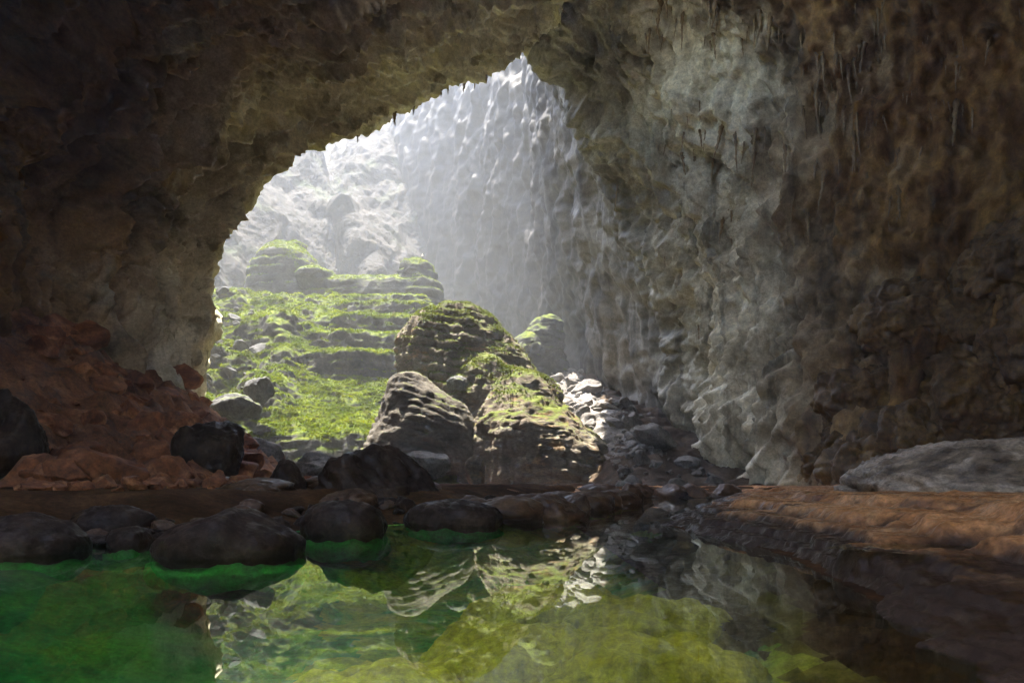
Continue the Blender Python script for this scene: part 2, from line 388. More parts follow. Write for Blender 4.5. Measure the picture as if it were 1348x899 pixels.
RW = [[(5, 22), (14, 42), (18, 58), (18, 66), (19, 72), (14, 73), (9, 73), (6, 70), (8, 106), (5, 140), (-8, 185)],
      [(9, 18), (28, 38), (36, 52), (40, 58), (38, 64), (27, 64), (20, 61), (14, 58), (8.5, 86), (3, 110), (-16, 140)],
      [(12, 14), (38, 32), (48, 40), (54, 45), (54, 50), (35, 49), (28, 45), (21, 43), (10.5, 64), (3, 82), (-20, 100)],
      [(14, 9), (42, 20), (54, 25), (60, 28), (58, 31), (37, 30), (32, 29), (27, 28), (13.5, 45), (4, 56), (-22, 66)],
      [(14, 4), (42, 7), (52, 8), (56, 10), (53, 11), (36, 11.5), (33, 12), (29.5, 13), (16.5, 28), (6, 36), (-22, 42)],
      [(14, -5), (40, -5), (50, -5), (52, -5), (50, -5), (35, -5), (33, -5), (30, -5), (18, -5), (8, -5), (-22, -5)]]
for k, row in enumerate(RW):
    for j, (x, z) in enumerate(row + [END[k]]): C[9 + k, j] = (x, RY[j], z)
us = seg_samples([30, 22, 36, 60, 66, 60, 40, 34, 30, 40, 56, 64, 52, 36])
vs = seg_samples([8, 14, 22, 36, 80, 90, 70, 60, 50, 60, 50])
S = net_surface(C, us, vs)
nu, nv = S.shape[:2]
ls = np.concatenate([[0], np.cumsum(np.linalg.norm(np.diff(S[:, np.searchsorted(vs, 6)], axis=0), axis=1))])
lv = np.concatenate([[0], np.cumsum(np.linalg.norm(np.diff(S[nu // 2], axis=0), axis=1))])
A, B = np.meshgrid(ls, lv, indexing='ij'); A, B = A.ravel(), B.ravel()
V = S.reshape(-1, 3); Q = grid_faces(nu, nv)
N = normals(V, Q)
if N[np.argmin(np.linalg.norm(V - np.array([0, 60, 80]), axis=1))][2] > 0: N = -N; Q = Q[:, ::-1]
z0 = np.zeros_like(A)
def sv(a, b, s=0.0):
    wa = A + 5 * fbm(V / 18 + s, 2); wb = B + 3 * fbm(V / 14 + 9 + s, 2)
    return np.stack([wa / a, wb / b, z0 + s], 1)
right = sstep(ls[np.searchsorted(us, 8.2)], ls[np.searchsorted(us, 9.4)], A)
dl = 2.4 * fbm(sv(60, 15), 3) + 2.2 * ridged(sv(75, 13, 12.0), 2) + 1.7 * ridged(sv(40, 7, 3.1), 4) + 1.0 * billow(sv(17, 5, 5.5), 3) + .7 * ridged(sv(12, 2.2, 8.2), 3) + .45 * ridged(V / 3.2, 4, .6)
dr = .8 * ridged(V * np.array([1, 1, .4]) / 3.2 + 2, 4, .6) + .3 * ridged(V * np.array([1, 1, .25]) / 1.3 + 7, 2) + 2.4 * fbm(sv(30, 26, 2), 3) + 1.8 * billow(sv(18, 13, 4.1), 3) + 1.3 * ridged(sv(16, 5, 6.5), 3) + .9 * ridged(sv(7, 1.8, 1.2), 3)
far = sstep(108, 128, V[:, 1])
df = 2.4 * fbm(sv(40, 22, 2), 3) + 1.6 * ridged(V * np.array([1, 1, .55]) / 15 + 4, 3) + .8 * ridged((V + .35 * V[:, [2, 0, 1]]) * np.array([1, 1, .6]) / 6 + 1, 4, .5) + .4 * fbm(V / 3, 3)
dr = dr * (1 - far) + df * far
def ribs(step, amp, s_):
    t_ = (B + .10 * A + 7 * fbm(sv(45, 26, s_), 3)) / step; t_ = t_ - np.floor(t_)
    pr = np.where(t_ < .8, t_ / .8, (1 - t_) / .2) - .5
    return amp * pr * np.clip(.5 + 1.4 * fbm(sv(30, 14, s_ + 4), 3), 0, 1.4)
dl = dl * .8 + .35 * ridged(V / 1.5 + 3, 3) + ribs(11.0, 4.2, 21.0) + ribs(4.4, 1.5, 23.0)
dl *= 1.35; dr *= 1 + .3 * (1 - far)
d = dl * (1 - right) + dr * right + .35 * (1 - .6 * far * right) * fbm(V / 1.6, 4)
lipn = np.exp(-((np.abs(np.repeat(vs[None], nu, 0).ravel() - 7)) / .35) ** 2) * (1 - right)
d *= 1 - .6 * lipn
d *= sstep(-60, 20, V[:, 1]) * .6 + .4
V = V + N * d[:, None]
FILL_HOLES = [(-14.0, 5.0, 12.5, 10.5), (1.0, 61.0, 16.0, 12.0)]          # unseen roof holes added to let in fill daylight: x, y, radii
keep = np.ones(len(V), bool)
for wx, wy, ra, rb in FILL_HOLES: keep &= ~((((V[:, 0] - wx + .12 * ra * np.sin(V[:, 1])) / ra) ** 2 + ((V[:, 1] - wy) / rb) ** 2 < 1) & (V[:, 2] > 30))
ksplit = int(np.searchsorted(us, 8.6))
G = np.arange(nu * nv).reshape(nu, nv)
def sub_grid(lo, hi):
    idx = G[lo:hi]; f = grid_faces(*idx.shape); f = f[keep[idx.ravel()][f].any(1)]; return V[idx.ravel()], f
def fill_shaft(cx_, cy_, ra, rb, z0_, top, shift, name, label):
    a = np.linspace(0, 2 * math.pi, 97); tt = np.linspace(0, 1, 40); AA, TT = np.meshgrid(a, tt, indexing='ij')
    fl_ = 1.10 + .25 * TT
    P = np.stack([cx_ + shift[0] * TT + ra * fl_ * np.cos(AA), cy_ + shift[1] * TT + rb * fl_ * np.sin(AA), z0_ + (top - z0_) * TT], 2).reshape(-1, 3)
    cN = np.stack([np.cos(AA).ravel(), np.sin(AA).ravel(), np.zeros(AA.size)], 1)
    P = P + cN * (1.6 * fbm(P / 9, 4))[:, None]; P = P.reshape(97, 40, 3); P[-1] = P[0]
    o = link(name, mesh_from(name, P.reshape(-1, 3), grid_faces(97, 40)), M['fill_shaft']); tag(o, label, 'added light shaft', kind='structure')
fill_shaft(1, 61, 16, 12, 66, 108, (26, -22), 'unseen_fill_shaft', 'added unseen pale shaft over the cave roof that lets in fill sky light and keeps direct sun out')  # added out of view for fill light; its lean blocks direct sun
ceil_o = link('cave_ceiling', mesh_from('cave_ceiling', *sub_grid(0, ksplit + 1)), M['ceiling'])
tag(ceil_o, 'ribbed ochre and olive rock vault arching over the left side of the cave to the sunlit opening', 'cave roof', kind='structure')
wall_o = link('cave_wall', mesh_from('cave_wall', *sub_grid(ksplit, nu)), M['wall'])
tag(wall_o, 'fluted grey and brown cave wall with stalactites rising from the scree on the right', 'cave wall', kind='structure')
shell_bvh = BVHTree.FromPolygons([tuple(p) for p in V], [tuple(int(k) for k in f) for f in Q])

# ------------------------------------------------------------------ the sinkhole cliff behind
plan = [(-66, 98), (-96, 122), (-104, 160), (-94, 196), (-72, 226), (-56, 236), (-44, 224), (-31, 240), (-8, 250), (22, 250), (50, 238), (74, 205)]
prof = [(-4, -2), (25, 0), (55, 5), (85, 18), (120, 38), (155, 62), (195, 96)]
cen = np.array([-15.0, 165.0])
CC = np.zeros((len(plan), len(prof), 3))
for i, (x, y) in enumerate(plan):
    o_ = np.array([x, y]) - cen; o_ /= np.linalg.norm(o_)
    for j, (z, off) in enumerate(prof):
        bt = 1.0
        if i == 6: bt = .4 + z / 110
        CC[i, j] = (x + o_[0] * off * bt, y + o_[1] * off * bt, z)
uc = seg_samples([30, 50, 70, 90, 70, 70, 80, 90, 90, 60, 30]); vc = seg_samples([12, 60, 80, 80, 90, 50])
S = net_surface(CC, uc, vc); nu, nv = S.shape[:2]; V = S.reshape(-1, 3); Q = grid_faces(nu, nv); N = normals(V, Q)
i0 = nu * nv // 2
if N[i0] @ (np.array([-15, 165, 60]) - V[i0]) < 0: N = -N; Q = Q[:, ::-1]
pc = V * np.array([1, 1, .20]); pc = pc + 1.6 * np.stack([fbm(V / 20, 2), fbm(V / 20 + 7, 2), z0[:1].repeat(len(V))], 1)
d = 6 * fbm(pc / 26, 3) + 1.3 * ridged(pc * np.array([1, 1, .5]) / 13 + 3, 2) + .8 * fbm(pc * np.array([1, 1, .7]) / 4.5 + 8, 5, .55) + .35 * ridged(V / 3.5, 3)
V = V + N * d[:, None]
cl = link('sinkhole_cliff', mesh_from('sinkhole_cliff', V, Q), M['cliff'])
tag(cl, 'tall pale fluted limestone cliff closing the back of the sunlit sinkhole', 'cliff', kind='structure')

# ------------------------------------------------------------------ ground
shore = np.array([(-16, 3), (-13, 10), (-11, 14.3), (-11.6, 18.6), (-9.5, 17.5), (-7.2, 22), (-4, 26), (-.4, 26), (3.7, 38.7), (8.7, 53), (8.5, 71), (22.4, 71), (12.5, 45), (8, 31.8), (5.8, 25), (6.2, 18), (5.9, 14.3), (4.9, 9.2), (4.3, 6.6), (4.0, 5.0), (4.4, 2), (3, -3), (-10, -3)])
def pool_sd(x, y):
    x = np.asarray(x, float); y = np.asarray(y, float)
    best = np.full(x.shape, 1e9); ins = np.zeros(x.shape, bool); n = len(shore)
    for i in range(n):
        ax, ay = shore[i]; bx, by = shore[(i + 1) % n]; dx, dy = bx - ax, by - ay
        t = np.clip(((x - ax) * dx + (y - ay) * dy) / (dx * dx + dy * dy), 0, 1)
        best = np.minimum(best, np.hypot(x - ax - t * dx, y - ay - t * dy))
        cr = ((ay > y) != (by > y)) & (x < (bx - ax) * (y - ay) / (by - ay + 1e-12) + ax); ins ^= cr
    return np.where(ins, -best, best)

def rubble_h(x, Y):
    return np.clip(-x - 26 - 3 * n2(x, Y, 14, 2.2), 0, 60) * .78 * sstep(22, 55, Y) * (1 - sstep(88, 100, Y))
def floor_h(x, Y):
    sd = pool_sd(x, Y)
    inside = -np.clip(.12 + .30 * -sd, 0, 1.7) + .22 * n2(x, Y, 2.2, 4.4)
    inside = np.minimum(inside, -.05)
    top = 1.28 - .25 * sstep(10, 40, 40 - Y)
    left = np.where(x < 5, top, .25)
    right_far = np.where((x > 3) & (Y > 60), 1.1, left)
    out = right_far * sstep(0, 5, sd) + .10 * n2(x, Y, 3, 1.1) * sstep(0, 2, sd) + .02
    out = out + sstep(.5, 4, sd) * sstep(20, 30, Y) * (x < 8) * (.16 * n2(x, Y, 5, 3.9, 4) + .10 * np.abs(n2(x, Y, 1.6, 8.1, 3)))
    return np.where(sd < 0, inside, out) + rubble_h(x, Y)

LY = [84, 104, 106, 107.5, 112, 118, 124, 131, 132.5, 138.5, 140, 146.5, 148, 154.5, 156, 163, 164.2, 170, 185, 262]
LZ = [.5, .9, 4.0, 9.0, 11.2, 14, 17.6, 21.6, 27, 28.2, 32.2, 33.6, 37.6, 39.2, 42.6, 43.6, 46.2, 47.5, 49, 50]
def hill_h(x, Y):
    x = np.asarray(x, float); Y = np.asarray(Y, float)
    Yw = Y + 5.0 * n2(x, Y * .4, 24, 3.3, 2) + .7 * n2(x, Y, 5, 6.1, 2)
    ter = np.interp(Yw, LY, LZ)
    ramp_ = np.interp(Y + 5 * n2(x, Y, 11, 8.8, 3), [94, 104, 118, 140, 166, 262], [1, 7, 17, 34, 47.5, 50]) + 2.2 * n2(x, Y, 7, 5.2, 4)
    a = sstep(-37, -43, x)
    lft = ter * (1 - a) + ramp_ * a
    sc_ = np.interp(Y - 14 * (1 - sstep(7, 15, x)) * (1 - sstep(104, 122, Y)) + 3 * n2(x, Y, 12, 1.9), [78, 84, 95, 110, 130, 150, 200, 262], [.5, .9, 4.6, 10.6, 18, 25.6, 34, 40]) + .8 * n2(x, Y, 4, 2.7, 4)
    xe = np.interp(Y, [100, 150, 165, 200], [-17, -17, -22, -24])
    b = sstep(0, 9, x - xe)
    return lft * (1 - b) + sc_ * b

def ground_h(x, Y):
    f = floor_h(x, Y)
    b = sstep(80, 98, Y)
    return f * (1 - b) + hill_h(x, Y) * b

# cave floor: fine near the eye, coarser farther off
gx = np.concatenate([np.linspace(-75, -16, 130), np.linspace(-15.6, 10, 220), np.linspace(10.4, 75, 110)])
gy = np.concatenate([np.linspace(-45, 1, 20), np.linspace(1.4, 34, 230), np.linspace(34.3, 101, 190)])
X, Y = np.meshgrid(gx, gy, indexing='ij')
Z = ground_h(X, Y) - .4 * sstep(97, 101, Y)
V = np.stack([X.ravel(), Y.ravel(), Z.ravel()], 1)
rub = sstep(.5, 3, rubble_h(V[:, 0], V[:, 1]))
scr = sstep(79, 84, V[:, 1]) * sstep(4, 8, V[:, 0])
V[:, 2] += scr * (.5 * ridged(V / 2.2, 4) + .15)
V[:, 2] += rub * (.9 * billow(V / 3.0, 4) + .4 * ridged(V / 1.1, 3))
fl = link('cave_floor', mesh_from('cave_floor', V, grid_faces(len(gx), len(gy))), M['earth'])
fl.data.materials.append(M['pool'])
fc = V[grid_faces(len(gx), len(gy))].mean(1)
pm = np.where(fc[:, 2] < 0, 1, np.where(fc[:, 1] + 5 * n2(fc[:, 0], fc[:, 1], 6, 2.0) > np.where(fc[:, 0] > 6, 80, 88), 2, 0))
pm[fc[:, 1] < 0] = 3  # unseen floor behind the eye, made dark so its sun patch bounces little
pm[(pm == 0) & (rubble_h(fc[:, 0], fc[:, 1]) < .25 + .3 * n2(fc[:, 0], fc[:, 1], 4, 3.3))] = 4
fl.data.materials.append(M['brownscree']); fl.data.materials.append(M['darkrock']); fl.data.materials.append(M['floorrock']); fl.data.materials.append(M['emerald']); fl.data.materials.append(M['brownpool'])
jx = fc[:, 0] + 1.4 * n2(fc[:, 0], fc[:, 1], 2.2, 6.6)
pm[(pm == 1) & (jx < -.30 * fc[:, 1] + .4)] = 5; pm[(pm == 1) & (jx > .17 * fc[:, 1] + 1.0)] = 6; pm[((pm == 1) | (pm == 6)) & (fc[:, 2] > -.30) & (fc[:, 0] > 3)] = 4
fl.data.polygons.foreach_set('material_index', pm.astype(np.int32)); fl.data.update()
tag(fl, 'red brown earth and green pool bed of the cave floor', 'ground', kind='structure')

def solid_hf(fn, x0, x1, y0, y1, st, zb):
    gx = np.arange(x0, x1 + st, st); gy = np.arange(y0, y1 + st, st)
    X, Y = np.meshgrid(gx, gy, indexing='ij'); Z = fn(X, Y)
    T = np.stack([X.ravel(), Y.ravel(), Z.ravel()], 1); Bm = T.copy(); Bm[:, 2] = zb
    f = grid_faces(len(gx), len(gy)); n = len(T)
    i = np.arange(n).reshape(len(gx), len(gy))
    loop = np.concatenate([i[:-1, 0], i[-1, :-1], i[:0:-1, -1], i[0, :0:-1]]); l2 = np.roll(loop, -1)
    side = np.stack([loop + n, l2 + n, l2, loop], 1)
    return np.concatenate([T, Bm]), np.concatenate([f, f[:, ::-1] + n, side])

V, Q = solid_hf(hill_h, -92, 42, 95, 186, .5, -3)
V, Q = remesh(V, Q, .42)
N = normals(V, Q)
V = V + N * (strata(V, N, 1.7, .5, .5, 14, 2.0) + .45 * fbm(V / 3.2, 4) + .35 * ridged(V / 2.0 + 4, 3))[:, None]
hl = link('mossy_hillside', mesh_from('mossy_hillside', V, Q), M['hill'])
tag(hl, 'terraced hillside of bright green moss and grey rock rising from the cave mouth into the sunlit sinkhole', 'hillside', kind='structure')
hl.data.materials.append(M['scree']); hl.data.materials.append(M['brownscree'])
fc = V[Q].mean(1); jit = 4 * n2(fc[:, 0], fc[:, 1], 5, 9.0)
hm_ = np.where(fc[:, 0] + jit > np.interp(fc[:, 1], [95, 110, 130, 160], [23.5, 21, 15, 12]), 2, np.where(fc[:, 0] + jit > -8, 1, 0))
hl.data.polygons.foreach_set('material_index', hm_.astype(np.int32)); hl.data.update()
hillV, hillQ, hillN = V, Q, normals(V, Q)
gx = np.linspace(-140, 90, 120); gy = np.linspace(100, 275, 100)
X, Y = np.meshgrid(gx, gy, indexing='ij'); Z = hill_h(X, Y) - np.where((X > -91) & (X < 41) & (Y < 185), 2.5, 0) + 1.0 * n2(X, Y, 9, 3)
bf = link('sinkhole_floor', mesh_from('sinkhole_floor', np.stack([X.ravel(), Y.ravel(), Z.ravel()], 1), grid_faces(120, 100)), M['backrock'])
tag(bf, 'mossy ground at the back of the sinkhole below the cliff', 'ground', kind='structure')

# ------------------------------------------------------------------ moss: small leaf faces scattered over a surface
def tufts(name, V, Q, N, mask, count, size, seed, m, parent=None, lean=.7):
    rg = np.random.default_rng(seed)
    Nf = N[Q].mean(1); Cf = V[Q].mean(1)
    a = np.linalg.norm(np.cross(V[Q[:, 2]] - V[Q[:, 0]], V[Q[:, 3 if Q.shape[1] == 4 else 1]] - V[Q[:, 1]]), axis=1)
    wgt = a * mask(Cf, Nf); wgt = wgt / wgt.sum()
    k = rg.choice(len(Q), count, p=wgt)
    P = V[Q[k, 0]] * 0; r = rg.random((count, Q.shape[1])); r /= r.sum(1)[:, None]
    for c_ in range(Q.shape[1]): P += V[Q[k, c_]] * r[:, c_:c_ + 1]
    n = Nf[k] * .6 + np.array([0, 0, .7]) + rg.normal(size=(count, 3)) * lean; n /= np.linalg.norm(n, axis=1)[:, None]
    t = np.cross(n, rg.normal(size=(count, 3))); t /= np.linalg.norm(t, axis=1)[:, None]; b = np.cross(n, t)
    s = (size * rg.uniform(.5, 1.5, count))[:, None]
    P = P + Nf[k] * s * .35
    q = np.stack([P - t * s * .6, P - b * s * .35 + n * s * .12, P + t * s * .7, P + b * s * .35 + n * s * .12], 1).reshape(-1, 3)
    f = np.arange(count * 4).reshape(-1, 4)
    return link(name, mesh_from(name, q, f, False), m, parent)

def moss_mask(C_, N_):
    n = fbm(C_ / 5.0, 4)
    vis = (C_[:, 0] < 0) & (C_[:, 0] > -90) & (C_[:, 0] > -.49 * C_[:, 1]) & (C_[:, 1] < 184)
    return sstep(.55, .85, N_[:, 2] + .25 * n) * vis * sstep(3, 7, C_[:, 2]) * np.clip(.8 + n, .1, 1.5)
mo = tufts('moss', hillV, hillQ, hillN, moss_mask, 165000, .32, 3, M['leaf'])
tag(mo, 'bright yellow green moss covering the hillside terraces', 'moss', kind='stuff')

rg = np.random.default_rng(41)
up = np.where((hillN[:, 2] > .55) & (hillV[:, 0] > -.47 * hillV[:, 1]) & (hillV[:, 0] < -8) & (hillV[:, 1] < 172) & (hillV[:, 2] > 5))[0]
cp = hillV[rg.choice(up, 420)]; cp = cp[fbm(cp / 9 + 3, 3) > -.1]
q_ = []
for c_ in cp:
    rr = rg.uniform(.35, .95); k = int(90 * rr)
    dirs = rg.normal(size=(k, 3)); dirs[:, 2] = np.abs(dirs[:, 2]); dirs /= np.linalg.norm(dirs, axis=1)[:, None]
    P = c_ + dirs * rr * rg.uniform(.3, 1.0, (k, 1)) * np.array([1.2, 1.2, .9]); n = dirs + rg.normal(size=(k, 3)) * .6; n /= np.linalg.norm(n, axis=1)[:, None]
    t = np.cross(n, rg.normal(size=(k, 3))); t /= np.linalg.norm(t, axis=1)[:, None]; b = np.cross(n, t); sz = rg.uniform(.12, .28, (k, 1))
    q_.append(np.stack([P - t * sz, P - b * sz * .5, P + t * sz * 1.2, P + b * sz * .5], 1).reshape(-1, 3))
q_ = np.concatenate(q_)
un = link('undergrowth', mesh_from('undergrowth', q_, np.arange(len(q_)).reshape(-1, 4), False), M['leafdim'])
tag(un, 'low leafy bushes and ferns growing among the moss of the hillside', 'undergrowth', kind='stuff')

# ------------------------------------------------------------------ the big rocks of the sinkhole
def big_rock(name, parts, vox, step, amp, rough_a, rough_s, m, seed, label, cat, warp=.5, group=None, tilt=0.0, flute=0.0, blur=12):
    V, Q = remesh(*join(parts), vox)
    V = smooth(V, Q, blur)
    N = normals(V, Q)
    V = V + N * (strata(V, N, step, amp, warp, 14, seed, tilt) + strata(V, N, step * .37, amp * .35, warp, 9, seed + 5, tilt))[:, None]
    if flute:
        N = normals(V, Q); wv = V + 1.2 * fbm(V / 5, 2)[:, None]
        V = V + N * (flute * ridged(wv * np.array([.42, .42, .05]) + seed, 3, .6) * np.clip(1 - np.abs(N[:, 2]) * 1.2, 0, 1))[:, None]
    V = roughen(V, Q, rough_a, rough_s, 6, .52, 'mix', seed)
    o = link(name, mesh_from(name, V, Q), m); tag(o, label, cat, group)
    return o, V, Q
def rings_from_px(rows, Yc, front, back):
    """rows: (py, pxl, pxr) bottom to top; depth front/back given as lists"""
    out = []
    for (py, l, r_), f, b in zip(rows, front, back):
        out.append((ZC + (HY - py) / F * Yc, (l - CX) / F * Yc, (r_ - CX) / F * Yc, f, b))
    return out

rows = [(650, 520, 775), (600, 525, 770), (560, 533, 752), (520, 530, 728), (490, 522, 708), (470, 518, 692), (445, 520, 675), (425, 532, 656), (408, 552, 640), (399, 580, 620)]
md = loft(rings_from_px(rows, 114, [102, 103, 104.5, 106, 107, 108, 109, 110, 111, 113], [134, 133, 132, 130, 128, 127, 125, 123, 121, 118]), 64)
rows = [(652, 598, 850), (625, 600, 838), (600, 602, 820), (575, 604, 794), (555, 610, 774), (535, 618, 750), (515, 630, 726), (498, 646, 708), (484, 664, 696)]
bt = loft(rings_from_px(rows, 101, [92.5, 92.8, 93.4, 94.4, 95.8, 97.8, 100.5, 104, 108], [122, 122, 122, 122, 122, 121, 120, 119, 118]), 72, 2.1)
mnd, mV, mQ = big_rock('rock_mound', [md, bt, ellipsoid(px(640, 525, 110), (6, 7, 7)), ellipsoid(px(690, 545, 108), (6, 8, 7)), ellipsoid(px(600, 560, 108), (5, 6, 8))], .28, 1.5, .7, .85, 6.0, M['mound'], 4.0,
                       'huge layered brown rock mound with mossy dome and ridge sloping down to the right', 'rock mound', .6, None, .18, .65, 110)
mN = normals(mV, mQ)
tufts('moss', mV, mQ, mN, lambda c, n: sstep(.3, .8, n[:, 2] + .5 * fbm(c / 3, 3)) * sstep(12, 20, c[:, 2]) * np.clip(.4 + 1.5 * fbm(c / 4 + 3, 3), .02, 1.5), 16000, .27, 5, M['leafdim'], mnd)

rows = [(622, 462, 634), (600, 468, 632), (575, 478, 630), (552, 490, 624), (535, 496, 612), (518, 500, 590), (502, 504, 568), (490, 510, 552)]
lr, _, _ = big_rock('layered_rock', [loft(rings_from_px(rows, 98, [93, 93, 93.5, 94, 95, 95.5, 96.5, 97], [114, 114, 114, 113, 112, 111, 110, 108]), 56)], .26, 1.1, .42, .55, 5.0, M['layerrock'], 7.0,
             'grey layered outcrop stepping down to the right in front of the mossy mound', 'outcrop', .5, None, .30)

rows = [(432, 386, 584), (410, 388, 582), (390, 390, 580), (372, 394, 577), (362, 400, 576)]
sd_parts = [loft(rings_from_px(rows, 184, [180, 180.5, 181, 182, 184], [206, 206, 205, 204, 202]), 64, 3.2),
            ellipsoid(px(549, 362, 190), (5.2, 7, 4.2)), ellipsoid(px(416, 368, 188), (5.5, 8, 2.6)), ellipsoid(px(553, 400, 188), (6.2, 8, 9))]
sb, sV, sQ = big_rock('saddle_rock', sd_parts, .45, 3.0, 1.3, .6, 5.0, M['backrock'], 9.0,
         'broad dark grey saddle shaped rock with mossy top and raised knob at its right end', 'rock', .35)
tufts('moss', sV, sQ, normals(sV, sQ), lambda c, n: sstep(.4, .8, n[:, 2] + .4 * fbm(c / 4, 3)), 9000, .34, 6, M['leaf'], sb)
rows = [(402, 318, 426), (380, 321, 426), (362, 324, 424), (345, 332, 416), (330, 342, 402), (320, 358, 386)]
tw, tV, tQ = big_rock('rounded_tower', [loft(rings_from_px(rows, 196, [188, 188.5, 189, 190, 192, 194], [210, 210, 209, 208, 206, 203]), 56), ellipsoid(px(390, 326, 202), (3.0, 4, 1.6))], .45, 2.6, 1.2, .6, 5.0, M['backrock'], 11.0,
         'tall rounded grey rock with banded mossy top standing at the left above the terraces', 'rock', .4)
tufts('moss', tV, tQ, normals(tV, tQ), lambda c, n: sstep(.3, .8, n[:, 2] + .5 * fbm(c / 4, 3)), 6000, .36, 8, M['leaf'], tw)
rows = [(500, 672, 748), (480, 676, 744), (460, 682, 742), (440, 690, 741), (425, 700, 740), (416, 712, 736)]
pk, pV, pQ = big_rock('pointed_rock', [loft(rings_from_px(rows, 150, [146, 146, 146.5, 147, 148, 149], [160, 160, 159, 158, 156, 154]), 40), ellipsoid(px(694, 470, 147), (3.6, 4, 5))], .35, 2.2, .8, .8, 3.5, M['backrock'], 13.0,
         'dark pointed rock with mossy left slope behind the mound at the scree head', 'rock', .4)

# ------------------------------------------------------------------ pool water
gx = np.linspace(-24, 30, 2)
me = mesh_from('water', [(-26, -6, 0), (28, -6, 0), (28, 76, 0), (-26, 76, 0)], np.array([[0, 1, 2, 3]]), False)
wm = bpy.data.materials.new('pool water'); wm.use_nodes = True; t = wm.node_tree; N_, L_ = t.nodes, t.links
N_.remove(N_['Principled BSDF']); out = N_['Material Output']
gl = N_.new('ShaderNodeBsdfGlossy'); gl.inputs['Roughness'].default_value = .015; gl.inputs['Color'].default_value = (.95, 1, .95, 1)
rf = N_.new('ShaderNodeBsdfTransparent'); rf.inputs['Color'].default_value = (.86, .90, .55, 1)
fr = N_.new('ShaderNodeFresnel'); fr.inputs['IOR'].default_value = 2.1
mx = N_.new('ShaderNodeMixShader'); bp = N_.new('ShaderNodeBump'); bp.inputs['Strength'].default_value = .035; bp.inputs['Distance'].default_value = .02
nz = N_.new('ShaderNodeTexNoise'); nz.inputs['Scale'].default_value = .8; nz.inputs['Detail'].default_value = 3
tcw = N_.new('ShaderNodeTexCoord'); L_.new(tcw.outputs['Object'], nz.inputs['Vector'])
L_.new(nz.outputs[0], bp.inputs['Height'])
for s in (gl, fr): L_.new(bp.outputs[0], s.inputs['Normal'])
L_.new(fr.outputs[0], mx.inputs[0]); L_.new(rf.outputs[0], mx.inputs[1]); L_.new(gl.outputs[0], mx.inputs[2]); L_.new(mx.outputs[0], out.inputs[0])
wo = link('water', me, wm); tag(wo, 'still clear green pool mirroring the sunlit hillside', 'water', kind='structure')

# ------------------------------------------------------------------ travertine ledge on the right
BAS = np.array([7.0, 11.2]); BR = (1.25, .75)
def ledge_h(x, Y):
    x = np.asarray(x, float); Y = np.asarray(Y, float)
    d = pool_sd(x, Y) + .65 * n2(x, Y, 2.3, 1.2, 4) + .5 * n2(x, Y, 6, 5.2, 2)
    k = np.interp(Y, [4, 9, 15, 30], [1.6, 2.0, 2.6, 3.6])           # steps stretch out with distance
    hb = 1.32 * (1 - np.exp(-np.maximum(d, 0) / k)) + .16 * n2(x, Y, 3.5, 3.3, 3) * sstep(.3, 2, d)
    st_ = np.where(hb > .60, .30, .20); t_ = hb / st_; fr_ = t_ - np.floor(t_)
    hs = np.maximum(st_ * (np.floor(t_) + sstep(.35, .62, fr_) * .94 + .06 * fr_), .10 * sstep(-.05, .2, d))
    hs = hs * (.25 + .75 * sstep(4.5, 12, Y))
    hs = hs + .09 * n2(x, Y, 2.6, 7.7, 3) * sstep(.5, 3, d)
    q = ((x - BAS[0]) / BR[0]) ** 2 + ((Y - BAS[1]) / BR[1]) ** 2
    hs = np.where(q < 2.2, hs * sstep(.9, 2.0, q) + (.40 + .12 * q) * (1 - sstep(.9, 2.0, q)), hs)
    ok = (x > 3.2) & (d > -.05)
    return np.where(ok, hs, -.5)
gx = np.concatenate([np.arange(3, 14, .05), np.arange(14, 52.2, .3)]); gy = np.concatenate([np.arange(3, 30, .06), np.arange(30, 77, .25)])
X, Y = np.meshgrid(gx, gy, indexing='ij'); Z = ledge_h(X, Y)
V = np.stack([X.ravel(), Y.ravel(), Z.ravel()], 1); Q = grid_faces(len(gx), len(gy))
V = roughen(V, Q, .05, .8, 5, .6, 'mix', 2.0)
V = roughen(V, Q, .025, .18, 3, .6, 'billow', 5.0)
lg = link('travertine_ledge', mesh_from('travertine_ledge', V, Q), M['ledge'])
tag(lg, 'broad stepped ledge of pinkish brown travertine along the right shore of the pool', 'ledge')
me = mesh_from('basin_water', [(BAS[0] + 1.5 * math.cos(a) * BR[0], BAS[1] + 1.5 * math.sin(a) * BR[1], .52) for a in (0, 1.05, 2.1, 3.14, 4.19, 5.24)], np.array([[0, 1, 2, 3, 4, 5]]), False)
bw = link('basin_water', me, wm); tag(bw, 'small amber puddle held in a basin of the right ledge', 'water', kind='structure')

# flowstone dome on the ledge
V, Q = ellipsoid((22.3, 30, .95), (7.4, 5.2, 2.45), .1, 6, 2.3)
V = roughen(V, Q, .22, 1.8, 3, .5, 'billow', 1.0)
N = normals(V, Q); V = V + N * (strata(V, N, .50, .6, 1.0, 4, 1.0, .12))[:, None]
V = roughen(V, Q, .16, .7, 5, .6, 'billow', 4.0)
dm = link('flowstone_dome', mesh_from('flowstone_dome', V, Q), M['dome'])
tag(dm, 'pale grey flowstone dome swelling from the ledge at the right edge', 'flowstone dome')

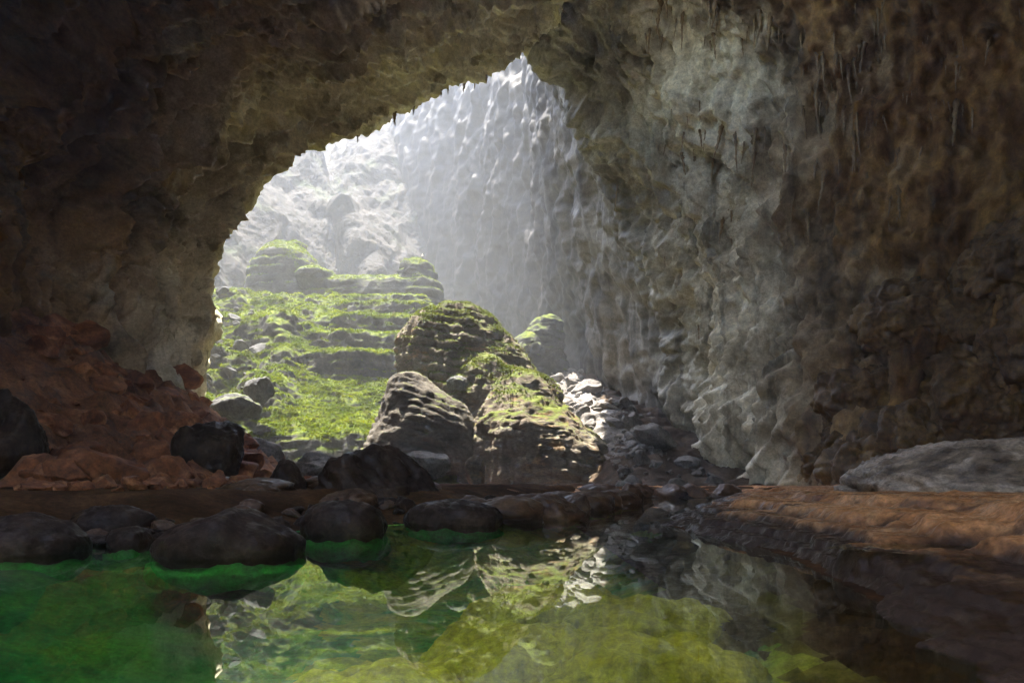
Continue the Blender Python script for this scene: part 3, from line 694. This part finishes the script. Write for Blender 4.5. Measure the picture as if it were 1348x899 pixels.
# ------------------------------------------------------------------ rounded boulders standing in the pool
def place(name, V, Q, loc, m, label, cat, group=None, rot=0):
    o = link(name, mesh_from(name, V, Q), m); o.location = loc; o.rotation_euler = (0, 0, rot); tag(o, label, cat, group); return o
def pillow(cx, Y, r, ry, top, label, seed, band=None, hump=None, base=-.35):
    top *= .92; zc = (top + base) * .35; rz = top - zc
    V, Q = ellipsoid((0, 0, 0), (r, ry, rz), 0, 5, 2.25)
    low = V[:, 2] < 0; V[low, 2] *= 1.0
    if hump:
        hx, hr, hh = hump; V[:, 2] += hh * np.exp(-((V[:, 0] - hx) / hr) ** 2) * sstep(0, .3, V[:, 2])
    V = roughen(V, Q, .08 * r, r * 1.0, 4, .45, 'billow', seed)
    V = roughen(V, Q, .03, .25, 4, .6, 'billow', seed + 3)
    o = place('pool_boulder', V, Q, (cx, Y, zc), M['darkrock'], label, 'boulder')
    if band:
        b, bq = ellipsoid((0, 0, 0), (r * band, ry * band, .34), 0, 4, 2.2)
        b = roughen(b, bq, .20, .9, 5, .55, 'billow', seed)
        bo = link('algae_shelf', mesh_from('algae_shelf', b, bq), M['greenband'], o); bo.location = (0, 0, -zc - .40)
        tag(bo, 'bright green submerged algae shelf')
    return o
M['greenband'] = rock_mat('green algae shelf', [(.30, (.015, .30, .05)), (.5, (.04, .58, .10)), (.7, (.06, .66, .11))], 3, rough=.9, bump=.3, bdist=.04)
pillow(-6.35, 15.3, 1.58, 1.3, .80, 'big low dark boulder with a hump on top and green rim, nearest on left water', 1.0, 1.10, (.1, .5, .30))
pillow(-5.25, 21.2, 1.28, 1.1, 1.12, 'round dark boulder in the pool right of the humped one', 2.0, 1.10)
pillow(-2.2, 25.6, 1.85, 1.3, 1.04, 'long low dark boulder in the pool below the big wet block', 3.0, 1.04)
pillow(-9.2, 28.5, 1.75, 1.3, 1.17, 'flat dark boulder lying behind the two green rimmed pool boulders', 4.0)
pillow(-11.6, 19.8, 1.2, 1.1, 1.0, 'broad brown boulder second from the left on the shore', 5.0, 1.08)
pillow(-11.4, 15.6, 1.5, 1.2, .86, 'dark boulder cut by the left edge with a green waterline', 6.0, 1.12)
pillow(-12.4, 24.5, 1.1, 1.0, .92, 'low brown boulder behind the humped boulder', 7.0)
pillow(-9.9, 17.6, .55, .5, .50, 'smallest brown boulder at the left waterline', 8.0, 1.15)

V, Q = boulder(21, (1.35, 1.2, 1.75), 5, 8, .2, .12, .7); V[:, 0] *= 1 - .32 * sstep(-.5, 1.6, V[:, 2])
place('standing_stone', V, Q, (-11.4, 34, .95), M['darkrock'], 'upright dark blunt stone between the mouth block and the wet block', 'stone')
V, Q = boulder(33, (2.9, 2.2, 2.3), 6, 12, .15, .16, .8); V[:, 2] += -.30 * np.clip(V[:, 0], -1, 3)
place('wet_block', V, Q, (-6.0, 30.5, 1.0), M['darkrock'], 'largest dark jagged wet block with glints on its top, in front of the mound', 'rock')
V, Q = boulder(44, (2.6, 2.2, 2.9), 5, 5, .05, .10, 1.0)
V = np.sign(V) * np.abs(V / np.array([2.6, 2.2, 2.9])) ** .72 * np.array([2.5, 2.0, 2.5]); V = roughen(V, Q, .25, 1.6, 5, .55, 'mix', 3)
place('mouth_block', V, Q, (-23.0, 52, 3.9), M['darkrock'], 'tall squarish dark block standing at the left foot of the opening', 'rock')
V, Q = boulder(47, (3.4, 2.6, 2.3), 5, 7, .05, .10, 1.0)
place('slanted_block', V, Q, (-28.2, 58, 5.4), M['redrock'], 'slanted brown block leaning behind the squarish dark block', 'rock')
V, Q = boulder(48, (1.7, 1.8, 2.6), 5, 6, .05, .12, 1.0)
place('shadow_block', V, Q, (-28.0, 38, 4.0), M['darkrock'], 'tall nearly black block at the left edge of the red rubble', 'rock')
V, Q = boulder(49, (3.0, 2.4, 2.2), 5, 8, .1, .14, .9)
place('peaked_rock', V, Q, (-36.5, 62, 9.2), M['redrock'], 'peaked reddish rock against the foot of the left wall', 'rock')
for i, (a, b_, Y_, r_, lab) in enumerate([(345, 600, 84, (3.4, 2.5, 2.3), 'pale grey sunlit rock right of the squarish dark block'), (418, 612, 84, (3.0, 2.4, 1.6), 'low pale rock peeping between upright stone and wet block'),
        (556, 612, 85, (3.6, 2.6, 2.3), 'pale mossy topped rock behind the wet block'), (627, 622, 88, (1.6, 1.6, 2.2), 'rounded brown stone against the foot of the mound')]):
    V, Q = boulder(60 + i, r_, 5, 9, .1, .12, .8); place('pale_rock' if i < 3 else 'foot_stone', V, Q, px(a, b_, Y_), M['scree'] if i < 3 else M['mound'], lab, 'rock')

stm = []
for k in range(5):
    V, Q = boulder(150 + k, (1, .8, .55), 4, 9, .1, .10, .6, 5); stm.append(mesh_from('shore_stone', V, Q)); stm[-1].materials.append(M['rim'] if k % 2 else M['darkrock'])
rg = random.Random(31); cnt = 0
while cnt < 85:
    y = rg.uniform(13, 40); x = rg.uniform(-.66 * y, .02 * y - .5); sd_ = pool_sd(np.array([x]), np.array([y]))[0]
    if not -.5 < sd_ < 2.6: continue
    s = .12 + .55 * rg.random() ** 2; o = link('shore_stone', stm[rg.randrange(5)]); o.location = (x, y, max(0, float(floor_h(np.array([x]), np.array([y]))[0])) + .1 * s)
    o.scale = (s * rg.uniform(.8, 1.3), s, s * rg.uniform(.7, 1.1)); o.rotation_euler = (rg.uniform(-.3, .3), rg.uniform(-.3, .3), rg.uniform(0, 6))
    tag(o, 'small dark brown stone on the left shore between the pool boulders', 'stone', 'small stones on the left shore'); cnt += 1

# rimstone lumps along the far shore of the pool
rl = [(-.2, 27.5, 1.9), (1.7, 29.5, 1.4), (1.3, 33, 1.8), (3.2, 35, 1.3), (4.6, 39.5, 1.7), (3.0, 41.5, 2.0), (5.9, 43.5, 1.5), (7.2, 47.5, 1.8), (5.2, 49, 1.9), (8.9, 52, 1.3), (8.0, 57, 2.0), (7.6, 63, 2.0), (8.6, 69, 1.7), (10.8, 72, 1.8), (13.6, 72.6, 2.1), (16.8, 72.3, 1.8), (19.6, 72.8, 2.2), (22.8, 72.0, 1.8), (-1.5, 30.5, 1.6), (-4.8, 34.5, 2.0)]
rmesh = []
for k in range(5):
    V, Q = boulder(80 + k, (1, .85, .62), 4, 6, .5, .13, .6, 5, 'billow'); rmesh.append(mesh_from('rimstone_lump', V, Q)); rmesh[-1].materials.append(M['rim'])
rg = random.Random(5)
for k, (x, y, r_) in enumerate(rl):
    o = link('rimstone_lump', rmesh[k % 5]); o.location = (x, y, .30); s = r_ * rg.uniform(.85, 1.1)
    o.scale = (s, s, 1.25 if y < 50 else 1.9); o.rotation_euler = (0, 0, rg.uniform(0, 6))
    tag(o, 'knobbly brown rimstone lump in the row along the far shore of the pool', 'rimstone', 'rimstone lumps along the far pool shore')

rg = random.Random(15)
for k in range(75):
    y = rg.uniform(27, 66); x = rg.uniform(-.52 * y + 3, -.10 * y - 1.5)
    if pool_sd(np.array([x]), np.array([y]))[0] < .6: continue
    o = link('floor_lump', rmesh[k % 5]); s = rg.uniform(.8, 2.0); o.location = (x, y, float(floor_h(np.array([x]), np.array([y]))[0]) - .1); o.scale = (s, s, min(1.0, s * .7)); o.rotation_euler = (0, 0, rg.uniform(0, 6))
    tag(o, 'low brown lump of flowstone on the cave floor behind the pool boulders', 'flowstone', 'flowstone lumps on the left floor')
def ray(a, b_):
    d = Vector(((a - CX) / F, 1, (HY - b_) / F)).normalized()
    return shell_bvh.ray_cast(Vector((0, 0, ZC)), d)
for i, (a, b_, r_) in enumerate([(1160, 520, (5, 4, 5)), (1235, 500, (5.5, 4.5, 5.5)), (1325, 455, (7, 5, 5.5)), (1205, 425, (4.6, 4, 3.6)), (1290, 350, (5.5, 4.5, 4.2)), (1140, 590, (4.6, 4, 4.6)), (1230, 585, (4.8, 4, 4)), (1325, 545, (5.2, 4, 4.6)), (1080, 605, (3.6, 3.4, 5)), (1265, 420, (4.2, 3.6, 3.6))]):
    p, n, _, _ = ray(a, b_)
    if n.dot(Vector((0, 0, ZC)) - p) < 0: n = -n
    V, Q = ellipsoid((0, 0, 0), r_, i * .7, 6, 2.0); V = roughen(V, Q, 1.3, 3.4, 5, .48, 'billow', i * 4.0 + 1)
    place('flowstone_bulge', V, Q, tuple(p - n * r_[1] * .8), M['ochre'], 'rounded ochre flowstone bulge swelling from the dark right hand wall', 'flowstone', 'ochre flowstone bulges on the right wall')

# ------------------------------------------------------------------ red rubble at the left, scree at the right, rocks on the mossy slope
def kinds(name, m, n, seed, sub=3, cuts=9, soft=.08, shape=(1, .8, .65), amp=.07, size=.4):
    out = []
    for k in range(n):
        V, Q = boulder(seed + k, shape, sub, cuts, soft, amp, size); me = mesh_from(name, V, Q, False if sub <= 2 else True); me.materials.append(m); out.append(me)
    return out
def scatter(name, meshes, pts, hf, label, cat, group, seed, sink=.2, labels=None):
    rg = random.Random(seed)
    for i, (x, y, s) in enumerate(pts):
        o = link(name, meshes[rg.randrange(len(meshes))])
        z = float(hf(np.array([x]), np.array([y]))[0]); o.location = (x, y, z + s * sink)
        o.scale = (s * rg.uniform(.8, 1.25), s * rg.uniform(.8, 1.25), s * rg.uniform(.75, 1.2)); o.rotation_euler = (rg.uniform(-.5, .5), rg.uniform(-.5, .5), rg.uniform(0, 6.28))
        tag(o, label, cat, group)
rg = random.Random(11)
pts = []
for _ in range(190):
    y = rg.uniform(34, 84); x = rg.uniform(-.70 * y if y < 62 else -44, -21 - .02 * y); pts.append((x, y, .4 + 2.3 * rg.random() ** 2.4))
for _ in range(80):
    y = rg.uniform(24, 52); x = rg.uniform(-.74 * y, -.40 * y); pts.append((x, y, .18 + .8 * rg.random() ** 2.4))
scatter('rubble_rock', kinds('rubble_rock', M['redrock'], 8, 200, 4, 13, -.6), pts, ground_h, 'broken reddish rock in the rubble heap below the left wall', 'rock', 'red rubble rocks on the left slope', 3, .25)
pts = []
while len(pts) < 290:
    y = rg.uniform(79, 160); lo = np.interp(y, [79, 90, 110, 130, 160], [9, 14, 13, 6, 1]); hi = np.interp(y, [79, 95, 110, 130, 160], [27, 25, 23, 18, 15])
    x = rg.uniform(lo, hi); pts.append((x, y, .4 + 1.5 * rg.random() ** 2.5))
scatter('scree_rock', kinds('scree_rock', M['scree'], 8, 300, 3, 13, -.6), pts, hill_h, 'loose pale rock in the scree between the mound and the right wall', 'rock', 'pale scree rocks right of the mound', 4, .2)
V, Q = boulder(71, (3.4, 2.8, 2.0), 5, 7, .05, .10, 1.0); V[:, 2] += .25 * V[:, 0] * -1
place('scree_boulder', V, Q, px(862, 573, 100), M['scree'], 'biggest angular boulder in the scree with pale top and dark right face', 'boulder')
V, Q = boulder(72, (3.2, 2.6, 1.7), 5, 7, .05, .10, 1.0)
place('scree_block', V, Q, px(772, 511, 132), M['scree'], 'dark flat block with white top at the head of the scree', 'boulder')
pts = []
for _ in range(46):
    y = rg.uniform(95, 158); lo, hi = (265 - 674) / 894 * y, (345 - 674) / 894 * y
    pts.append((rg.uniform(lo - 1, hi), y, .6 + 1.7 * rg.random() ** 2))
scatter('slope_rock', kinds('slope_rock', M['greyrock'], 6, 400, 4, 12, -.5), pts, hill_h, 'grey rock lying in the moss on the left of the green hillside', 'rock', 'grey rocks on the mossy slope', 6, .15)
for i, (a, b_, Y_, r_, lab) in enumerate([(342, 517, 108, (2.4, 2.2, 2.6), 'pointed grey rock standing in the moss above the lowest terrace'), (312, 535, 103, (3.6, 2.6, 2.3), 'broad grey slab at the left end of the lowest terrace'),
        (602, 508, 104, (1.7, 1.5, 1.5), 'small rounded rock in the dark cleft left of the ridge')]):
    V, Q = boulder(90 + i, r_, 5, 10, .1, .14, .7); place('mossy_rock', V, Q, px(a, b_, Y_), M['greyrock'], lab, 'rock')

# ------------------------------------------------------------------ yellow algae covered rocks under the water
for i, (x, y, r_, z, lab) in enumerate([(1.55, 7.6, (1.25, .95, .8), -1.0, 'largest yellow algae covered rock under the clear water'), (.1, 8.6, (1.3, 1.0, .7), -.95, 'greenish yellow submerged rock left of the largest yellow one'),
        (2.1, 10.5, (1.4, .9, .6), -.9, 'submerged yellow rock nearest the right ledge'), (-1.3, 6.6, (1.0, .9, .6), -.9, 'pale submerged rock at the bottom centre of the pool'), (.7, 12.2, (1.5, 1.0, .6), -.95, 'dim submerged rock farthest out in the pool'),
        (2.3, 5.9, (.8, .7, .6), -.85, 'small yellow submerged rock nearest the camera on the right')]):
    V, Q = ellipsoid((0, 0, 0), r_, 0, 5, 2.6); V = roughen(V, Q, .16, .9, 5, .5, 'billow', i * 3.0); V = roughen(V, Q, .05, .22, 4, .6, 'mix', i * 2.0)
    place('submerged_rock', V, Q, (x, y, z), M['algae'], lab, 'rock')

# ------------------------------------------------------------------ stalactites
def stalactite(seed):
    r = np.random.default_rng(seed); n, m = 9, 16; V = []; ox = oy = 0
    for j in range(m):
        t = j / (m - 1); ox += r.normal() * .012; oy += r.normal() * .012
        rad = (.105 * (1 - t) ** .8 + .012) * (1 + .25 * math.sin(j * 1.9 + seed)) * r.uniform(.85, 1.15)
        a = np.arange(n) / n * 6.2832
        V.append(np.stack([ox + rad * np.cos(a) * r.uniform(.8, 1.2, n), oy + rad * np.sin(a) * r.uniform(.8, 1.2, n), np.full(n, .08 - t * 1.08)], 1))
    V = np.concatenate(V); i = np.arange(n * m).reshape(m, n); j = np.roll(i, -1, 1)
    return V, np.stack([i[1:].ravel(), j[1:].ravel(), j[:-1].ravel(), i[:-1].ravel()], 1)
smesh = []
for k in range(7):
    me = mesh_from('stalactite', *stalactite(k)); me.materials.append(M['stal']); smesh.append(me)
def ray(a, b_):
    d = Vector(((a - CX) / F, 1, (HY - b_) / F)).normalized()
    return shell_bvh.ray_cast(Vector((0, 0, ZC)), d)
rg = random.Random(21); cnt = 0; ctr = []
while cnt < 230:
    if cnt % 7 == 0 or not ctr:
        ctr = [rg.gauss(1060, 120), rg.uniform(-10, 290)] if rg.random() < .78 else [rg.uniform(780, 1330), rg.uniform(0, 460)]
    a, b_ = rg.gauss(ctr[0], 22), rg.gauss(ctr[1], 12)
    if a > 1345 or a < 760: ctr = []; continue
    p, n, _, _ = ray(a, b_)
    if p is None or p.z < 12: ctr = []; continue
    if n.dot(Vector((0, 0, ZC)) - p) < 0: n = -n
    if n.z > -.15:
        if rg.random() < .2: ctr = []
        continue
    s = (.7 + 4.2 * rg.random() ** 2.4) * (1 if b_ < 300 else .6); wd = rg.uniform(.28, .7)
    o = link('stalactite', smesh[rg.randrange(7)]); o.location = p + (p - Vector((0, 0, ZC))).normalized() * .12
    o.scale = (s * wd, s * wd, s); o.rotation_euler = (rg.uniform(-.10, .10), rg.uniform(-.02, .22), rg.uniform(0, 6.28))
    tag(o, 'thin pale stalactite hanging from the dark right hand vault', 'stalactite', 'stalactites on the right vault'); cnt += 1
for i, (a, b_, s) in enumerate([(519, 130, 2.2), (545, 116, 1.5), (581, 100, 1.3), (589, 97, 1.1), (611, 95, 1.6), (625, 88, 1.2), (470, 158, 1.4), (640, 78, 1.3)]):
    p = None
    for k in range(60):
        p, n, _, _ = ray(a, b_ + 25 - k)
        if p is not None and p.y < 116: break
    if p is None: continue
    o = link('stalactite', smesh[i % 7]); o.location = p + Vector((0, 0, .3)); o.scale = (s * 1.3, s * 1.3, s)
    tag(o, 'short dark stalactite dangling from the bright lip of the arch', 'stalactite', 'stalactites along the arch lip')

# ------------------------------------------------------------------ a person far off on the knob of the saddle rock
def skin(name, pts, edges, rad, m, parent=None):
    me = bpy.data.meshes.new(name); me.from_pydata(pts, edges, []); o = bpy.data.objects.new(name, me); col.objects.link(o)
    md = o.modifiers.new('s', 'SKIN'); sv_ = me.skin_vertices[0].data
    for i, r_ in enumerate(rad): sv_[i].radius = (r_, r_)
    sv_[0].use_root = True
    o.modifiers.new('u', 'SUBSURF').levels = 2
    e = o.evaluated_get(bpy.context.evaluated_depsgraph_get()); m2 = bpy.data.meshes.new_from_object(e)
    bpy.data.objects.remove(o); m2.materials.clear(); m2.materials.append(m)
    r = bpy.data.objects.new(name, m2); col.objects.link(r)
    if parent: r.parent = parent
    return r
skinm = simple_mat('skin', (.45, .28, .20)); pale = simple_mat('pale shirt', (.75, .74, .70)); dark = simple_mat('dark trousers', (.03, .03, .04))
J = [(0, 0, .95), (0, 0, 1.18), (0, 0, 1.40), (0, 0, 1.50), (0, -.01, 1.60), (0, -.01, 1.70), (.17, 0, 1.40), (.25, .02, 1.13), (.24, -.06, .90), (-.17, 0, 1.40), (-.25, .02, 1.13), (-.24, -.06, .90),
     (.10, 0, .90), (.12, -.02, .50), (.12, .02, .09), (.13, -.14, .03), (-.10, 0, .90), (-.12, -.02, .50), (-.12, .02, .09), (-.13, -.14, .03)]
E = [(0, 1), (1, 2), (2, 3), (3, 4), (4, 5), (2, 6), (6, 7), (7, 8), (2, 9), (9, 10), (10, 11), (0, 12), (12, 13), (13, 14), (14, 15), (0, 16), (16, 17), (17, 18), (18, 19)]
RD = [.13, .12, .13, .055, .095, .075, .06, .045, .032, .06, .045, .032, .085, .058, .042, .035, .085, .058, .042, .035]
kb = BVHTree.FromPolygons([tuple(p) for p in sV], [tuple(int(k) for k in f) for f in sQ])
c = px(557, 345, 190); hit = kb.ray_cast(Vector((c[0], 188.5, 120)), Vector((0, 0, -1)))[0]
pe = skin('person', J, E, RD, skinm); pe.location = hit
tag(pe, 'tiny standing person in pale top and dark trousers on the far rock knob', 'person')
skin('shirt', [J[i] for i in (1, 0, 2, 6, 7, 9, 10)], [(1, 0), (0, 2), (2, 3), (3, 4), (2, 5), (5, 6)], [.145, .15, .15, .075, .06, .075, .06], pale, pe)
skin('trousers', [(0, 0, .93)] + [J[i] for i in (12, 13, 14, 16, 17, 18)], [(0, 1), (1, 2), (2, 3), (0, 4), (4, 5), (5, 6)], [.145, .10, .075, .06, .10, .075, .06], dark, pe)
V, Q = ellipsoid((0, -.01, 1.68), (.12, .13, .10), 0, 3); link('helmet', mesh_from('helmet', V, Q), simple_mat('white helmet', (.8, .8, .78), .4), pe)

# ------------------------------------------------------------------ haze
if HAZE:
    bm = bmesh.new(); bmesh.ops.create_cube(bm, size=1); hm = bpy.data.meshes.new('haze')
    for v in bm.verts: v.co = Vector((v.co.x * 290 - 20, v.co.y * 390 + 125, v.co.z * 222 + 102))
    bm.to_mesh(hm); bm.free()
    hz = bpy.data.materials.new('haze'); hz.use_nodes = True; t = hz.node_tree
    t.nodes.remove(t.nodes['Principled BSDF'])
    pv = t.nodes.new('ShaderNodeVolumePrincipled'); pv.inputs['Density'].default_value = HAZE; pv.inputs['Color'].default_value = (.92, .95, 1, 1)
    pv.inputs['Anisotropy'].default_value = .0
    t.links.new(pv.outputs[0], t.nodes['Material Output'].inputs['Volume'])
    ho = link('haze', hm, hz); tag(ho, 'thin pale haze of sunlit mist filling the cave and sinkhole', 'haze', kind='stuff')
